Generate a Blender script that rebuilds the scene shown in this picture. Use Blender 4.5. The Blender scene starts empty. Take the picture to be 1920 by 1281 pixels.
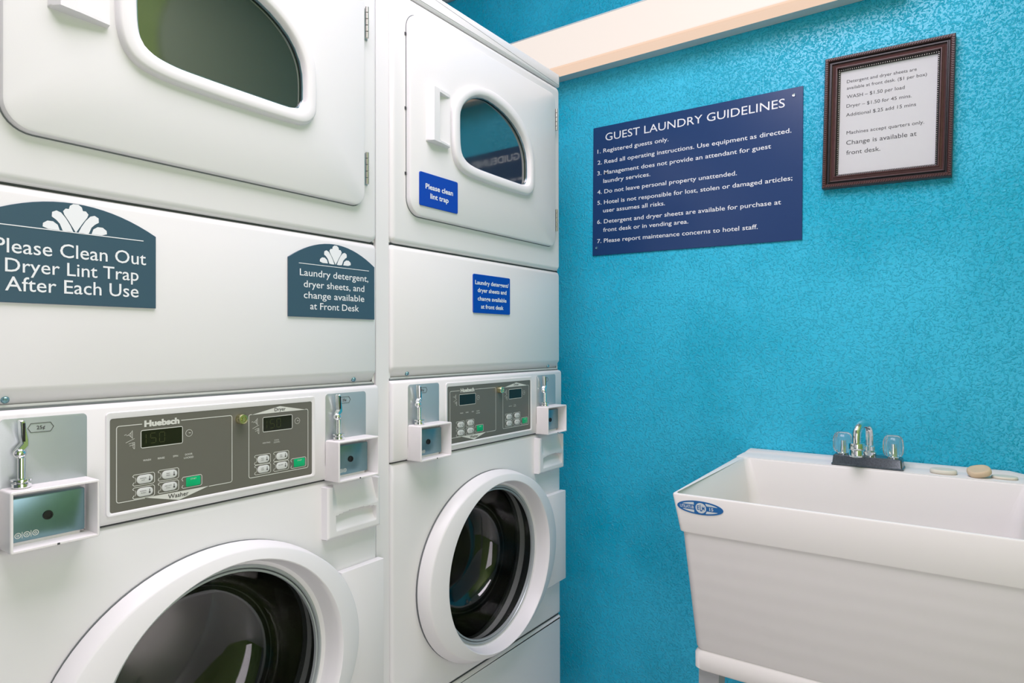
import bpy, bmesh, math, random
from mathutils import Vector, Matrix
random.seed(7)
sc = bpy.context.scene
C = sc.collection
PI = math.pi
EYE = 1.2                       # lens height above the floor

# ------------------------------------------------------------------ camera
cd = bpy.data.cameras.new('camera'); cam = bpy.data.objects.new('camera', cd); C.objects.link(cam)
yaw, pit, rol, FPX = math.radians(35.3495), math.radians(0.1941), math.radians(-0.1100), 1231.5
f = Vector((-math.sin(yaw)*math.cos(pit), math.cos(yaw)*math.cos(pit), math.sin(pit)))
r = Vector((math.cos(yaw), math.sin(yaw), 0)); u = r.cross(f)
r2 = r*math.cos(rol) + u*math.sin(rol); u2 = -r*math.sin(rol) + u*math.cos(rol)
cam.matrix_world = Matrix(((r2.x, u2.x, -f.x, 1.0), (r2.y, u2.y, -f.y, 0.0), (r2.z, u2.z, -f.z, EYE), (0, 0, 0, 1)))
cd.sensor_width = 36; cd.lens = FPX/1920*36; cd.clip_start = 0.02
sc.camera = cam

# ------------------------------------------------------------------ world, lights, exposure
w = bpy.data.worlds.new('room_world'); sc.world = w; w.use_nodes = True
w.node_tree.nodes['Background'].inputs[0].default_value = (0.9, 0.95, 1, 1)
w.node_tree.nodes['Background'].inputs[1].default_value = 0.05
sc.view_settings.view_transform = 'Standard'; sc.view_settings.look = 'None'
sc.view_settings.gamma = 1; sc.view_settings.use_curve_mapping = False
sc.view_settings.exposure = 0.15
def area(name, loc, target, sx, sy, power, col=(1, 1, 1)):
    l = bpy.data.lights.new(name, 'AREA'); l.shape = 'RECTANGLE'; l.size = sx; l.size_y = sy
    l.energy = power; l.color = col
    o = bpy.data.objects.new(name, l); C.objects.link(o); o.location = loc
    o.rotation_euler = (Vector(target)-Vector(loc)).to_track_quat('-Z', 'Y').to_euler()
    return o
area('ceiling_panel_light', (0.62, 0.50, 2.66), (0.62, 0.50, 0), 0.95, 1.50, 34, (1, 0.885, 1.0))
area('rear_fill_light', (0.35, -2.0, 1.65), (0.35, 1.9, 1.65), 1.5, 1.75, 2.5, (1.0, 0.885, 1.0))  # added weak fill from behind the camera, no doorway is modelled there
area('side_fill_light', (1.43, 0.25, 0.75), (0.0, 0.95, 0.55), 1.0, 1.3, 12, (1.0, 0.885, 1.0))  # added fill lamp to brighten the lower machine fronts, not a real opening

# ------------------------------------------------------------------ materials
def new_mat(name):
    m = bpy.data.materials.new(name); m.use_nodes = True
    return m, m.node_tree, m.node_tree.nodes['Principled BSDF']
def mat(name, col, rough=0.5, metal=0.0, spec=0.5, coat=0.0, ior=1.45, trans=0.0, emit=None, es=1.0, bump=0.0, bscale=200, var=0.0, vscale=6):
    m, nt, b = new_mat(name)
    b.inputs['Base Color'].default_value = (*col, 1); b.inputs['Roughness'].default_value = rough
    b.inputs['Metallic'].default_value = metal; b.inputs['Specular IOR Level'].default_value = spec
    b.inputs['Coat Weight'].default_value = coat; b.inputs['IOR'].default_value = ior
    b.inputs['Transmission Weight'].default_value = trans
    if emit:
        b.inputs['Emission Color'].default_value = (*emit, 1); b.inputs['Emission Strength'].default_value = es
    tc = nt.nodes.new('ShaderNodeTexCoord')
    if bump:
        n = nt.nodes.new('ShaderNodeTexNoise'); n.inputs['Scale'].default_value = bscale; n.inputs['Detail'].default_value = 3
        bp = nt.nodes.new('ShaderNodeBump'); bp.inputs['Strength'].default_value = bump; bp.inputs['Distance'].default_value = 0.001
        nt.links.new(tc.outputs['Object'], n.inputs['Vector']); nt.links.new(n.outputs['Fac'], bp.inputs['Height'])
        nt.links.new(bp.outputs['Normal'], b.inputs['Normal'])
    if var:
        n = nt.nodes.new('ShaderNodeTexNoise'); n.inputs['Scale'].default_value = vscale; n.inputs['Detail'].default_value = 4
        mx = nt.nodes.new('ShaderNodeMix'); mx.data_type = 'RGBA'
        mx.inputs[6].default_value = (*[c*(1-var) for c in col], 1); mx.inputs[7].default_value = (*[min(1, c*(1+var)) for c in col], 1)
        nt.links.new(tc.outputs['Object'], n.inputs['Vector']); nt.links.new(n.outputs['Fac'], mx.inputs[0])
        nt.links.new(mx.outputs[2], b.inputs['Base Color'])
    return m
ENAMEL = mat('white_enamel', (0.765, 0.76, 0.765), 0.32, bump=0.04, bscale=900, var=0.012, vscale=3)
PLASTIC = mat('white_plastic', (0.78, 0.77, 0.78), 0.38, bump=0.03, bscale=1500)
BOXW = mat('white_painted_steel', (0.80, 0.775, 0.775), 0.4, bump=0.08, bscale=500, var=0.03, vscale=40)
SEAM = mat('dark_seam', (0.05, 0.055, 0.06), 0.6)
GAPM = mat('grey_gap', (0.16, 0.18, 0.18), 0.6)
STEEL = mat('brushed_steel', (0.46, 0.50, 0.51), 0.38, metal=0.45, bump=0.05, bscale=600, var=0.04, vscale=25)
MIRSTEEL = mat('polished_steel', (0.20, 0.33, 0.37), 0.30, metal=0.9, var=0.1, vscale=60)
CHROME = mat('chrome', (0.86, 0.87, 0.87), 0.07, metal=1.0)
BRASS = mat('lock_brass', (0.72, 0.68, 0.42), 0.2, metal=1.0)
BLUESCREW = mat('zinc_screw', (0.30, 0.52, 0.60), 0.25, metal=0.9)
BLACK = mat('black_plastic', (0.012, 0.012, 0.013), 0.4)
RUBBER = mat('grey_rubber', (0.07, 0.075, 0.075), 0.55)
CONSOLE = mat('olive_grey_overlay', (0.135, 0.133, 0.112), 0.38, var=0.02, vscale=30)
PRINTW = mat('pale_print', (0.66, 0.67, 0.62), 0.45)
PRINTD = mat('dark_print', (0.06, 0.06, 0.06), 0.5)
BTNW = mat('pale_grey_button', (0.62, 0.64, 0.62), 0.4)
GREEN = mat('green_button', (0.0, 0.42, 0.16), 0.35)
LCD = mat('dark_display', (0.012, 0.014, 0.008), 0.16)
DIGIT = mat('unlit_olive_digit', (0.035, 0.042, 0.012), 0.4)
SLATE = mat('slate_blue_acrylic', (0.043, 0.092, 0.135), 0.35)
ROYAL = mat('royal_blue_acrylic', (0.0, 0.055, 0.42), 0.3)
NAVY = mat('navy_acrylic', (0.016, 0.048, 0.155), 0.27)
SIGNW = mat('white_sign_print', (0.82, 0.84, 0.87), 0.4)
FRAMEW = mat('mahogany_frame', (0.085, 0.038, 0.036), 0.3, var=0.25, vscale=60)
FRAMED = mat('dark_frame_groove', (0.018, 0.014, 0.015), 0.3)
BEAD = mat('pewter_beading', (0.55, 0.53, 0.47), 0.3, metal=0.6)
PAPER = mat('white_paper', (0.62, 0.625, 0.64), 0.55, var=0.02, vscale=12)
TEXTG = mat('grey_ink', (0.06, 0.06, 0.065), 0.7)
SOAPA = mat('white_soap', (0.74, 0.71, 0.60), 0.5)
SOAPB = mat('tan_soap', (0.68, 0.53, 0.35), 0.5)
LEG = mat('grey_leg_plastic', (0.36, 0.37, 0.38), 0.5)
DECALB = mat('blue_decal', (0.01, 0.13, 0.38), 0.4)
DECALW = mat('white_decal', (0.62, 0.68, 0.72), 0.45)
FIXM = mat('white_fixture_metal', (0.60, 0.66, 0.68), 0.45)
LENS = mat('glowing_lens', (0.12, 0.11, 0.10), 0.5, emit=(1.0, 0.88, 0.80), es=0.78)
LENSB = mat('glowing_lens_underside', (0.12, 0.10, 0.08), 0.5, emit=(1.0, 0.70, 0.52), es=0.78)
ACRYL = mat('clear_acrylic', (0.95, 0.96, 0.96), 0.08, ior=1.42, trans=0.93)
GLASS = mat('door_glass', (0.74, 0.76, 0.75), 0.0, ior=1.5, trans=1.0)
DRUM = mat('drum_steel', (0.30, 0.29, 0.28), 0.2, metal=1.0)
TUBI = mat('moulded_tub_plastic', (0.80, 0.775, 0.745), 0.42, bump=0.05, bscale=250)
# dryer glass: dark tinted pane, mirror like, with fine swirl scratches
m, nt, b = new_mat('tinted_dryer_glass'); DGLASS = m
b.inputs['Base Color'].default_value = (0.012, 0.018, 0.016, 1); b.inputs['Roughness'].default_value = 0.03
b.inputs['IOR'].default_value = 3.0; b.inputs['Coat Weight'].default_value = 0.0
tc = nt.nodes.new('ShaderNodeTexCoord'); n = nt.nodes.new('ShaderNodeTexNoise'); n.inputs['Scale'].default_value = 9; n.inputs['Detail'].default_value = 8
mp = nt.nodes.new('ShaderNodeMapRange'); mp.inputs[3].default_value = 0.02; mp.inputs[4].default_value = 0.10
nt.links.new(tc.outputs['Object'], n.inputs['Vector']); nt.links.new(n.outputs['Fac'], mp.inputs[0]); nt.links.new(mp.outputs[0], b.inputs['Roughness'])
# tub body outside, faint moulded ripples; same plastic with shade put into the colour
m, nt, b = new_mat('tub_plastic_shaded'); TUBO = m
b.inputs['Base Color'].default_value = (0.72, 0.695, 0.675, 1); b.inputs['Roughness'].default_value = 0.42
tc = nt.nodes.new('ShaderNodeTexCoord'); wv = nt.nodes.new('ShaderNodeTexWave'); wv.bands_direction = 'Z'; wv.inputs['Scale'].default_value = 9
wv.inputs['Distortion'].default_value = 1.2; wv.inputs['Detail'].default_value = 1; wv.inputs['Detail Scale'].default_value = 0.6
bp = nt.nodes.new('ShaderNodeBump'); bp.inputs['Strength'].default_value = 0.10; bp.inputs['Distance'].default_value = 0.0025
nt.links.new(tc.outputs['Object'], wv.inputs['Vector']); nt.links.new(wv.outputs['Fac'], bp.inputs['Height']); nt.links.new(bp.outputs['Normal'], b.inputs['Normal'])

def wall_mat(name, col, rough=0.33, strength=0.85, coat=0.30, patch=0.10):
    m, nt, b = new_mat(name); L = nt.links; N = nt.nodes.new
    b.inputs['Coat Weight'].default_value = coat; b.inputs['Coat Roughness'].default_value = 0.30
    tc = N('ShaderNodeTexCoord')
    big = N('ShaderNodeTexNoise'); big.inputs['Scale'].default_value = 2.4; big.inputs['Detail'].default_value = 5; big.inputs['Roughness'].default_value = 0.6
    mx = N('ShaderNodeMix'); mx.data_type = 'RGBA'
    mx.inputs[6].default_value = (*[c*(1-patch) for c in col], 1); mx.inputs[7].default_value = (*[min(1, c*(1+patch*0.6)+patch*0.22) for c in col], 1)  # soft pale patches: wall sheen mixed into the base colour
    pm = N('ShaderNodeMapRange'); pm.interpolation_type = 'SMOOTHSTEP'; pm.inputs[1].default_value = 0.36; pm.inputs[2].default_value = 0.66
    L.new(tc.outputs['Object'], big.inputs['Vector']); L.new(big.outputs['Fac'], pm.inputs[0]); L.new(pm.outputs[0], mx.inputs[0]); L.new(mx.outputs[2], b.inputs['Base Color'])
    rr = N('ShaderNodeMapRange'); rr.inputs[1].default_value = 0.38; rr.inputs[2].default_value = 0.62; rr.inputs[3].default_value = rough-0.10; rr.inputs[4].default_value = rough+0.16
    L.new(big.outputs['Fac'], rr.inputs[0]); L.new(rr.outputs[0], b.inputs['Roughness'])
    # splattered knock-down relief: warped coarse blobs + fine orange peel
    wn = N('ShaderNodeTexNoise'); wn.inputs['Scale'].default_value = 45; wn.inputs['Detail'].default_value = 2
    va = N('ShaderNodeVectorMath'); va.operation = 'MULTIPLY_ADD'; va.inputs[1].default_value = (0.02, 0.02, 0.02)
    L.new(tc.outputs['Object'], wn.inputs['Vector']); L.new(wn.outputs['Color'], va.inputs[0]); L.new(tc.outputs['Object'], va.inputs[2])
    n1 = N('ShaderNodeTexNoise'); n1.inputs['Scale'].default_value = 165; n1.inputs['Detail'].default_value = 4; n1.inputs['Roughness'].default_value = 0.6
    L.new(va.outputs[0], n1.inputs['Vector'])
    r1 = N('ShaderNodeMapRange'); r1.interpolation_type = 'SMOOTHSTEP'; r1.inputs[1].default_value = 0.47; r1.inputs[2].default_value = 0.70
    L.new(n1.outputs['Fac'], r1.inputs[0])
    n2 = N('ShaderNodeTexNoise'); n2.inputs['Scale'].default_value = 230; n2.inputs['Detail'].default_value = 4
    L.new(tc.outputs['Object'], n2.inputs['Vector'])
    ad = N('ShaderNodeMath'); ad.operation = 'MULTIPLY_ADD'; ad.inputs[1].default_value = 0.55
    L.new(n2.outputs['Fac'], ad.inputs[0]); L.new(r1.outputs[0], ad.inputs[2])
    bp = N('ShaderNodeBump'); bp.inputs['Strength'].default_value = strength; bp.inputs['Distance'].default_value = 0.0016
    L.new(ad.outputs[0], bp.inputs['Height']); L.new(bp.outputs['Normal'], b.inputs['Normal']); L.new(bp.outputs['Normal'], b.inputs['Coat Normal'])
    return m
TEAL = wall_mat('teal_wall_paint', (0.0, 0.50, 0.74))
LIME = wall_mat('lime_wall_paint', (0.35, 0.50, 0.13), strength=0.3, coat=0.0)
CEILM = mat('ceiling_paint', (0.78, 0.79, 0.79), 0.7, bump=0.3, bscale=80)
FLOORM = mat('floor_vinyl', (0.60, 0.575, 0.56), 0.4, var=0.2, vscale=14)

# ------------------------------------------------------------------ mesh helpers
def link(name, me, parent=None, m=None):
    o = bpy.data.objects.new(name, me); C.objects.link(o)
    if m is not None and not me.materials: me.materials.append(m)
    if parent is not None: o.parent = parent
    return o
def tag(o, label=None, cat=None, group=None, kind=None):
    if label: o['label'] = label
    if cat: o['category'] = cat
    if group: o['group'] = group
    if kind: o['kind'] = kind
    return o
def thing(name, label, cat, loc=(0, 0, 0), group=None):
    o = bpy.data.objects.new(name, None); C.objects.link(o); o.location = loc; o.empty_display_size = 0.05
    return tag(o, label, cat, group)
FM = lambda a, b, c: (c, a, b)          # machine front: a along the machine, b up, c out of the front
FW = lambda a, b, c: (a, -c, b)         # back wall: a to the right, b up, c out of the wall
FZ = lambda a, b, c: (a, b, c)
class MB:
    """collects geometry, builds one mesh"""
    def __init__(s, F=FZ): s.v = []; s.f = []; s.F = F
    def add(s, vs, fs):
        k = len(s.v); s.v += [s.F(*p) for p in vs]; s.f += [tuple(i+k for i in q) for q in fs]; return s
    def loft(s, loops, cap0=True, cap1=True, closed=True):
        n = len(loops[0]); vs = [p for L in loops for p in L]; fs = []
        for i in range(len(loops)-1):
            for j in range(n if closed else n-1):
                a = i*n+j; b = i*n+(j+1) % n
                fs.append((a, b, b+n, a+n))
        if cap0: fs.append(tuple(range(n))[::-1])
        if cap1: fs.append(tuple(range((len(loops)-1)*n, len(loops)*n)))
        return s.add(vs, fs)
    def slab(s, poly, c0, c1, bev=0.0, seg=3):
        """prism of 2D polygon from c0 to c1, rounded edge of size bev at c1"""
        L = [[(a, b, c0) for a, b in poly]]
        if bev > 0:
            for k in range(seg+1):
                t = k/seg*PI/2
                L.append([(a, b, c1-bev+bev*math.sin(t)) for a, b in inset(poly, bev*(1-math.cos(t)))])
        else: L.append([(a, b, c1) for a, b in poly])
        return s.loft(L)
    def box(s, a0, a1, b0, b1, c0, c1, bev=0.0):
        return s.slab([(a0, b0), (a1, b0), (a1, b1), (a0, b1)], c0, c1, bev, 2)
    def lathe(s, prof, origin, axis, n=40, cap0=False, cap1=False):
        ax = Vector(axis).normalized(); t = Vector((0, 0, 1)) if abs(ax.z) < 0.9 else Vector((1, 0, 0))
        e1 = ax.cross(t).normalized(); e2 = ax.cross(e1); o = Vector(origin)
        loops = []
        for rr, h in prof:
            loops.append([tuple(o+ax*h+e1*rr*math.cos(2*PI*k/n)+e2*rr*math.sin(2*PI*k/n)) for k in range(n)])
        return s.loft(loops, cap0, cap1)
    def tube(s, pts, rad, n=10, cap=True):
        pts = [Vector(p) for p in pts]; rs = rad if isinstance(rad, (list, tuple)) else [rad]*len(pts); loops = []
        e1 = None
        for i, p in enumerate(pts):
            d = (pts[min(i+1, len(pts)-1)]-pts[max(i-1, 0)]).normalized()
            if e1 is None:
                t = Vector((0, 0, 1)) if abs(d.z) < 0.9 else Vector((1, 0, 0)); e1 = d.cross(t).normalized()
            else: e1 = (e1-d*e1.dot(d)).normalized()
            e2 = d.cross(e1)
            loops.append([tuple(p+(e1*math.cos(2*PI*k/n)+e2*math.sin(2*PI*k/n))*rs[i]) for k in range(n)])
        return s.loft(loops, cap, cap)
    def height(s, a0, a1, b0, b1, fn, na, nb, back=0.0):
        """height field patch with skirt down to c=back"""
        vs = []; fs = []
        for j in range(nb+1):
            for i in range(na+1):
                edge = i in (0, na) or j in (0, nb)
                S = i/na; T = j/nb
                vs.append((a0+(a1-a0)*S, b0+(b1-b0)*T, back if edge else fn(S, T)))
        for j in range(nb):
            for i in range(na):
                k = j*(na+1)+i; fs.append((k, k+1, k+na+2, k+na+1))
        return s.add(vs, fs)
    def build(s, name, m, parent=None, smooth=True, ang=35):
        me = bpy.data.meshes.new(name); me.from_pydata(s.v, [], s.f)
        bm = bmesh.new(); bm.from_mesh(me); bmesh.ops.remove_doubles(bm, verts=bm.verts, dist=1e-6)
        bmesh.ops.recalc_face_normals(bm, faces=bm.faces)
        lim = math.radians(ang)
        for fc in bm.faces: fc.smooth = smooth
        for e in bm.edges:
            if len(e.link_faces) != 2 or e.calc_face_angle(0) > lim: e.smooth = False
        bm.to_mesh(me); bm.free()
        return link(name, me, parent, m)
def inset(poly, d):
    n = len(poly); out = []
    ar = sum(poly[i][0]*poly[(i+1) % n][1]-poly[(i+1) % n][0]*poly[i][1] for i in range(n))
    sg = 1 if ar > 0 else -1
    for i in range(n):
        p0 = poly[i-1]; p = poly[i]; p1 = poly[(i+1) % n]
        d0 = (p[0]-p0[0], p[1]-p0[1]); d1 = (p1[0]-p[0], p1[1]-p[1])
        l0 = math.hypot(*d0) or 1; l1 = math.hypot(*d1) or 1
        n0 = (-d0[1]/l0*sg, d0[0]/l0*sg); n1 = (-d1[1]/l1*sg, d1[0]/l1*sg)
        k = 1+n0[0]*n1[0]+n0[1]*n1[1]; k = max(k, 0.3)
        out.append((p[0]+d*(n0[0]+n1[0])/k, p[1]+d*(n0[1]+n1[1])/k))
    return out
def rrect(a0, a1, b0, b1, r=0.01, k=6, radii=None):
    """rounded rectangle ccw; radii = (bl, br, tr, tl)"""
    R = radii or (r,)*4; out = []
    for (cx, cy, t0, q) in ((a0+R[0], b0+R[0], PI, R[0]), (a1-R[1], b0+R[1], 1.5*PI, R[1]), (a1-R[2], b1-R[2], 0, R[2]), (a0+R[3], b1-R[3], 0.5*PI, R[3])):
        for i in range(k+1):
            t = t0+PI/2*i/k; out.append((cx+q*math.cos(t), cy+q*math.sin(t)))
    return out
def ellipse(ca, cb, a, b, n=72, ph=0.0): return [(ca+a*math.cos(ph+2*PI*i/n), cb+b*math.sin(ph+2*PI*i/n)) for i in range(n)]
def at(poly, c): return [(a, b, c) for a, b in poly]
def rect_polar(ca, cb, a0, a1, b0, b1, n=96):
    """rectangle boundary sampled by angle, corners snapped"""
    pts = []
    for i in range(n):
        t = 2*PI*i/n; dx, dy = math.cos(t), math.sin(t); ks = []
        if dx > 1e-9: ks.append((a1-ca)/dx)
        if dx < -1e-9: ks.append((a0-ca)/dx)
        if dy > 1e-9: ks.append((b1-cb)/dy)
        if dy < -1e-9: ks.append((b0-cb)/dy)
        k = min(ks); pts.append([ca+dx*k, cb+dy*k])
    for c in ((a0, b0), (a1, b0), (a1, b1), (a0, b1)):
        j = min(range(n), key=lambda i: (pts[i][0]-c[0])**2+(pts[i][1]-c[1])**2); pts[j] = list(c)
    return [tuple(p) for p in pts]
def smooth_loop(pts, n):
    """closed Catmull-Rom through pts, resampled to n points by arc length"""
    m_ = len(pts); dense = []
    for i in range(m_):
        p0, p1, p2, p3 = (pts[(i+j-1) % m_] for j in range(4))
        for k in range(12):
            t = k/12
            dense.append(tuple(0.5*((2*p1[q])+(-p0[q]+p2[q])*t+(2*p0[q]-5*p1[q]+4*p2[q]-p3[q])*t*t+(-p0[q]+3*p1[q]-3*p2[q]+p3[q])*t**3) for q in (0, 1)))
    L = [0]
    for i in range(len(dense)): L.append(L[-1]+math.dist(dense[i], dense[(i+1) % len(dense)]))
    out = []; j = 0
    for k in range(n):
        s_ = L[-1]*k/n
        while L[j+1] < s_: j += 1
        t = (s_-L[j])/(L[j+1]-L[j]); a = dense[j]; b_ = dense[(j+1) % len(dense)]
        out.append((a[0]+(b_[0]-a[0])*t, a[1]+(b_[1]-a[1])*t))
    return out
def ribbon(mb, poly, wd, c0, c1, closed=True):
    """raised outline of width wd along a closed polygon"""
    o = inset(poly, -wd/2); i = inset(poly, wd/2)
    mb.loft([at(o, c0), at(o, c1), at(i, c1), at(i, c0)], False, False)
    return mb

# ---- lettering: text curve turned into mesh, fitted to a left edge, a baseline, a width and a capital height
_cap = {}
def text_mesh(s, bold=0.0, spacing=1.0):
    cu = bpy.data.curves.new('t', 'FONT'); cu.body = s; cu.size = 1; cu.offset = bold; cu.resolution_u = 3
    cu.space_character = spacing; cu.fill_mode = 'FRONT'
    o = bpy.data.objects.new('t', cu); C.objects.link(o)
    dg = bpy.context.evaluated_depsgraph_get(); dg.update()
    me = bpy.data.meshes.new_from_object(o.evaluated_get(dg))
    vs = [(v.co.x, v.co.y) for v in me.vertices]; fs = [tuple(p.vertices) for p in me.polygons]
    bpy.data.objects.remove(o); bpy.data.curves.remove(cu); bpy.data.meshes.remove(me)
    return vs, fs
def write(mb, s, a, b, width=None, cap=0.01, c=0.0, align='l', bold=0.0, rot=0.0, xs=1.0, spacing=1.0):
    if 'H' not in _cap: _cap['H'] = max(y for x, y in text_mesh('H')[0])
    vs, fs = text_mesh(s, bold, spacing)
    if not vs: return
    x0 = min(x for x, y in vs); x1 = max(x for x, y in vs)
    ky = cap/_cap['H']; kx = (width/(x1-x0)) if width else ky*xs
    off = {'l': 0, 'c': -(x1-x0)*kx/2, 'r': -(x1-x0)*kx}[align]
    cr, sr = math.cos(rot), math.sin(rot); out = []
    for x, y in vs:
        X = (x-x0)*kx+off; Y = y*ky
        out.append((a+X*cr-Y*sr, b+X*sr+Y*cr, c))
    mb.add(out, fs)

# ------------------------------------------------------------------ room shell
YW = 1.93; XL, XR, YR, ZC = -0.78, 1.45, -2.05, 2.68
def struct(name, mb, m, smooth=False): return tag(mb.build(name, m, None, smooth), kind='structure')
struct('wall_back', MB().box(XL-0.1, XR+0.1, YW, YW+0.12, 0, ZC), TEAL)
struct('wall_left', MB().box(XL-0.12, XL, YR-0.1, YW, 0, ZC), TEAL)
struct('wall_right', MB().box(XR, XR+0.12, YR-0.1, YW, 0, ZC), LIME)
struct('wall_front', MB().box(XL, XR, YR-0.12, YR, 0, ZC), mat('grey_wall_paint', (0.26, 0.27, 0.28), 0.6))
struct('floor', MB().box(XL-0.1, XR+0.1, YR-0.1, YW+0.1, -0.1, 0), FLOORM)
struct('ceiling', MB().box(XL-0.1, XR+0.1, YR-0.1, YW+0.1, ZC, ZC+0.1), CEILM)

# ------------------------------------------------------------------ stacked washer and dryer
W = 0.683
WIN_IN = [(0.205, 1.716), (0.209, 1.739), (0.226, 1.763), (0.258, 1.785), (0.297, 1.796), (0.334, 1.796), (0.384, 1.786), (0.428, 1.768), (0.462, 1.743), (0.482, 1.715), (0.491, 1.685), (0.492, 1.645), (0.490, 1.630), (0.478, 1.619), (0.455, 1.6165), (0.383, 1.6165), (0.31, 1.617), (0.258, 1.619), (0.224, 1.628), (0.208, 1.650)]
WIN_OUT = [(0.176, 1.716), (0.182, 1.750), (0.208, 1.782), (0.252, 1.809), (0.300, 1.820), (0.350, 1.820), (0.408, 1.808), (0.454, 1.786), (0.488, 1.756), (0.508, 1.722), (0.515, 1.690), (0.516, 1.640), (0.513, 1.612), (0.494, 1.594), (0.462, 1.590), (0.383, 1.589), (0.30, 1.590), (0.234, 1.594), (0.196, 1.608), (0.178, 1.645)]

def make_machine(label, y0, dz, lit):
    t = thing('stacked_washer_dryer', label, 'washer dryer', (0, y0, dz), 'stacked washer dryers along the left wall')
    # --- cabinets (sides, back, top)
    def shell(z0, z1, name, wf=-0.010):
        mb = MB(FM); th = 0.004
        P = rrect(0.0012, W-0.0012, z0, z1, 0.004, 2); Q = inset(P, 0.006)
        mb.loft([at(Q, -0.69), at(P, -0.69), at(P, wf), at(Q, wf)], False, False)
        mb.slab(P, -0.70, -0.688)
        return mb.build(name, ENAMEL, t)
    shell(1.1172, 1.944, 'dryer_cabinet'); 
    shell(0.03, 1.1155, 'washer_cabinet')
    MB(FM).slab(rrect(0.0, W, 1.946, 1.985, 0.004, 2), -0.70, 0.0, 0.006).build('top_cover', ENAMEL, t)
    for zs0, zs1, ws, ms in ((1.4025, 1.4075, -0.0090, SEAM), (1.1158, 1.1198, -0.0075, GAPM), (0.9420, 0.9450, -0.0075, SEAM), (0.3995, 0.4045, -0.0075, SEAM)):
        MB(FM).box(0.003, W-0.003, zs0, zs1, -0.0098, ws).build('panel_seam', ms, t)
    # dryer front with rounded left and right edges
    fp = MB(FM)
    for (z0, z1, r0) in ((1.4065, 1.944, 0.014),):
        fp.slab(rrect(0.0, W, z0, z1, 0.016, 6), -0.030, 0.0, 0.0115, 5)
    fp.build('dryer_front_panel', ENAMEL, t)
    # service panel: flat face, bottom bevel sloping back
    sp = MB(FM); prof = [(-0.030, 1.119), (-0.024, 1.119), (-0.014, 1.1215), (-0.004, 1.1385), (-0.0008, 1.1425), (0, 1.147), (0, 1.392), (-0.003, 1.4), (-0.009, 1.4035), (-0.030, 1.4035)]
    L = []
    for a, k in ((0.0, 0.012), (0.001, 0.007), (0.004, 0.003), (0.010, 0.0), (W-0.010, 0.0), (W-0.004, 0.003), (W-0.001, 0.007), (W, 0.012)):
        L.append([(a, z, max(-0.03, w_-k)) for w_, z in prof])
    sp.loft(L); sv = sp.build('service_panel', ENAMEL, t, ang=50)
    for a in (0.055, 0.626):
        MB(FM).lathe([(0.0001, 0.0035), (0.003, 0.0033), (0.0045, 0.002), (0.005, 0), (0.005, -0.004)], (a, 1.1300, -0.0085), (0, -0.35, 1), 14).build('screw', BLUESCREW, sv)
    # --- dryer door
    D = rrect(0.0455, 0.640, 1.4725, 1.911, 0.03, 8, radii=(0.036, 0.026, 0.026, 0.036))
    hole = smooth_loop(WIN_IN, 4*9)   # same count as D
    # rotate the hole so loft lines match up
    def align_loop(h, ref):
        n = len(h); best = min(range(n), key=lambda k: sum(math.dist(h[(i+k) % n], ref[i])**2 for i in range(0, n, 3)))
        return [h[(i+best) % n] for i in range(n)]
    hp = hole if sum(hole[i][0]*hole[(i+1) % 36][1]-hole[(i+1) % 36][0]*hole[i][1] for i in range(36)) > 0 else hole[::-1]
    hp = align_loop(hp, D)
    dm = MB(FM); d0 = inset(D, 0.0)
    dm.loft([at(D, -0.004), at(D, 0.0075), at(inset(D, 0.0015), 0.0105), at(inset(D, 0.005), 0.012), at(hp, 0.012), at(hp, -0.004)], False, False)
    door = dm.build('dryer_door', ENAMEL, t)
    ds = MB(FM); ribbon(ds, inset(D, -0.0010), 0.0020, 0.0001, 0.0006); ds.build('door_gap', GAPM, door)
    n = 96
    wi = smooth_loop(WIN_IN, n); wo = smooth_loop(WIN_OUT, n)
    k = min(range(n), key=lambda k: sum(math.dist(wi[(i+k) % n], wo[i]) for i in range(n))); wi = [wi[(i+k) % n] for i in range(n)]
    mid = lambda s_: [(wo[i][0]+(wi[i][0]-wo[i][0])*s_, wo[i][1]+(wi[i][1]-wo[i][1])*s_) for i in range(n)]
    MB(FM).loft([at(mid(0), 0.0115), at(mid(0.03), 0.0175), at(mid(0.10), 0.0215), at(mid(0.20), 0.0232), at(mid(0.78), 0.0222), at(mid(0.88), 0.0205), at(mid(0.94), 0.017), at(mid(1.0), 0.013), at(mid(1.0), 0.004)], False, False).build('window_frame', PLASTIC, door, ang=40)
    MB(FM).loft([at(mid(0.99), 0.0095), at(mid(1.0), 0.0115), at(inset(wi, 0.002), 0.0115), at(inset(wi, 0.0026), 0.009)], False, False).build('window_seal', MIRSTEEL, door)
    MB(FM).loft([at(mid(0.98), 0.002), at(mid(0.98), 0.007)]).build('window_glass', DGLASS, door)
    # pull handle: raised bar at left, scooped pocket at right
    def hf(S, T):
        e = min(T, 1-T)
        if S < 0.42: return 0.012+0.018*min(1, S/0.12)-0.003*(S/0.42)
        if 0.06 < T < 0.92 and S < 0.96:
            q = (S-0.42)/0.54
            return 0.0128+0.008*q
        return 0.0275-0.012*(S-0.42)
    MB(FM).height(0.094, 0.168, 1.640, 1.763, hf, 40, 56, 0.0115).build('door_handle', PLASTIC, door, ang=40)
    # hinges on the right edge
    for z0, z1 in ((1.809, 1.872), (1.518, 1.582)):
        h = MB(FM); nk = 5
        for k in range(nk):
            a = z0+(z1-z0)*k/nk; b_ = z0+(z1-z0)*(k+1)/nk-0.0008
            h.lathe([(0.0001, 0), (0.0036, 0.0004), (0.0036, b_-a-0.0004), (0.0001, b_-a)], (0.6455, a, 0.0105), (0, 1, 0), 12)
        h.box(0.6465, 0.6545, z0, z1, 0.0002, 0.0016); h.build('hinge', mat_hinge, door)
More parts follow.
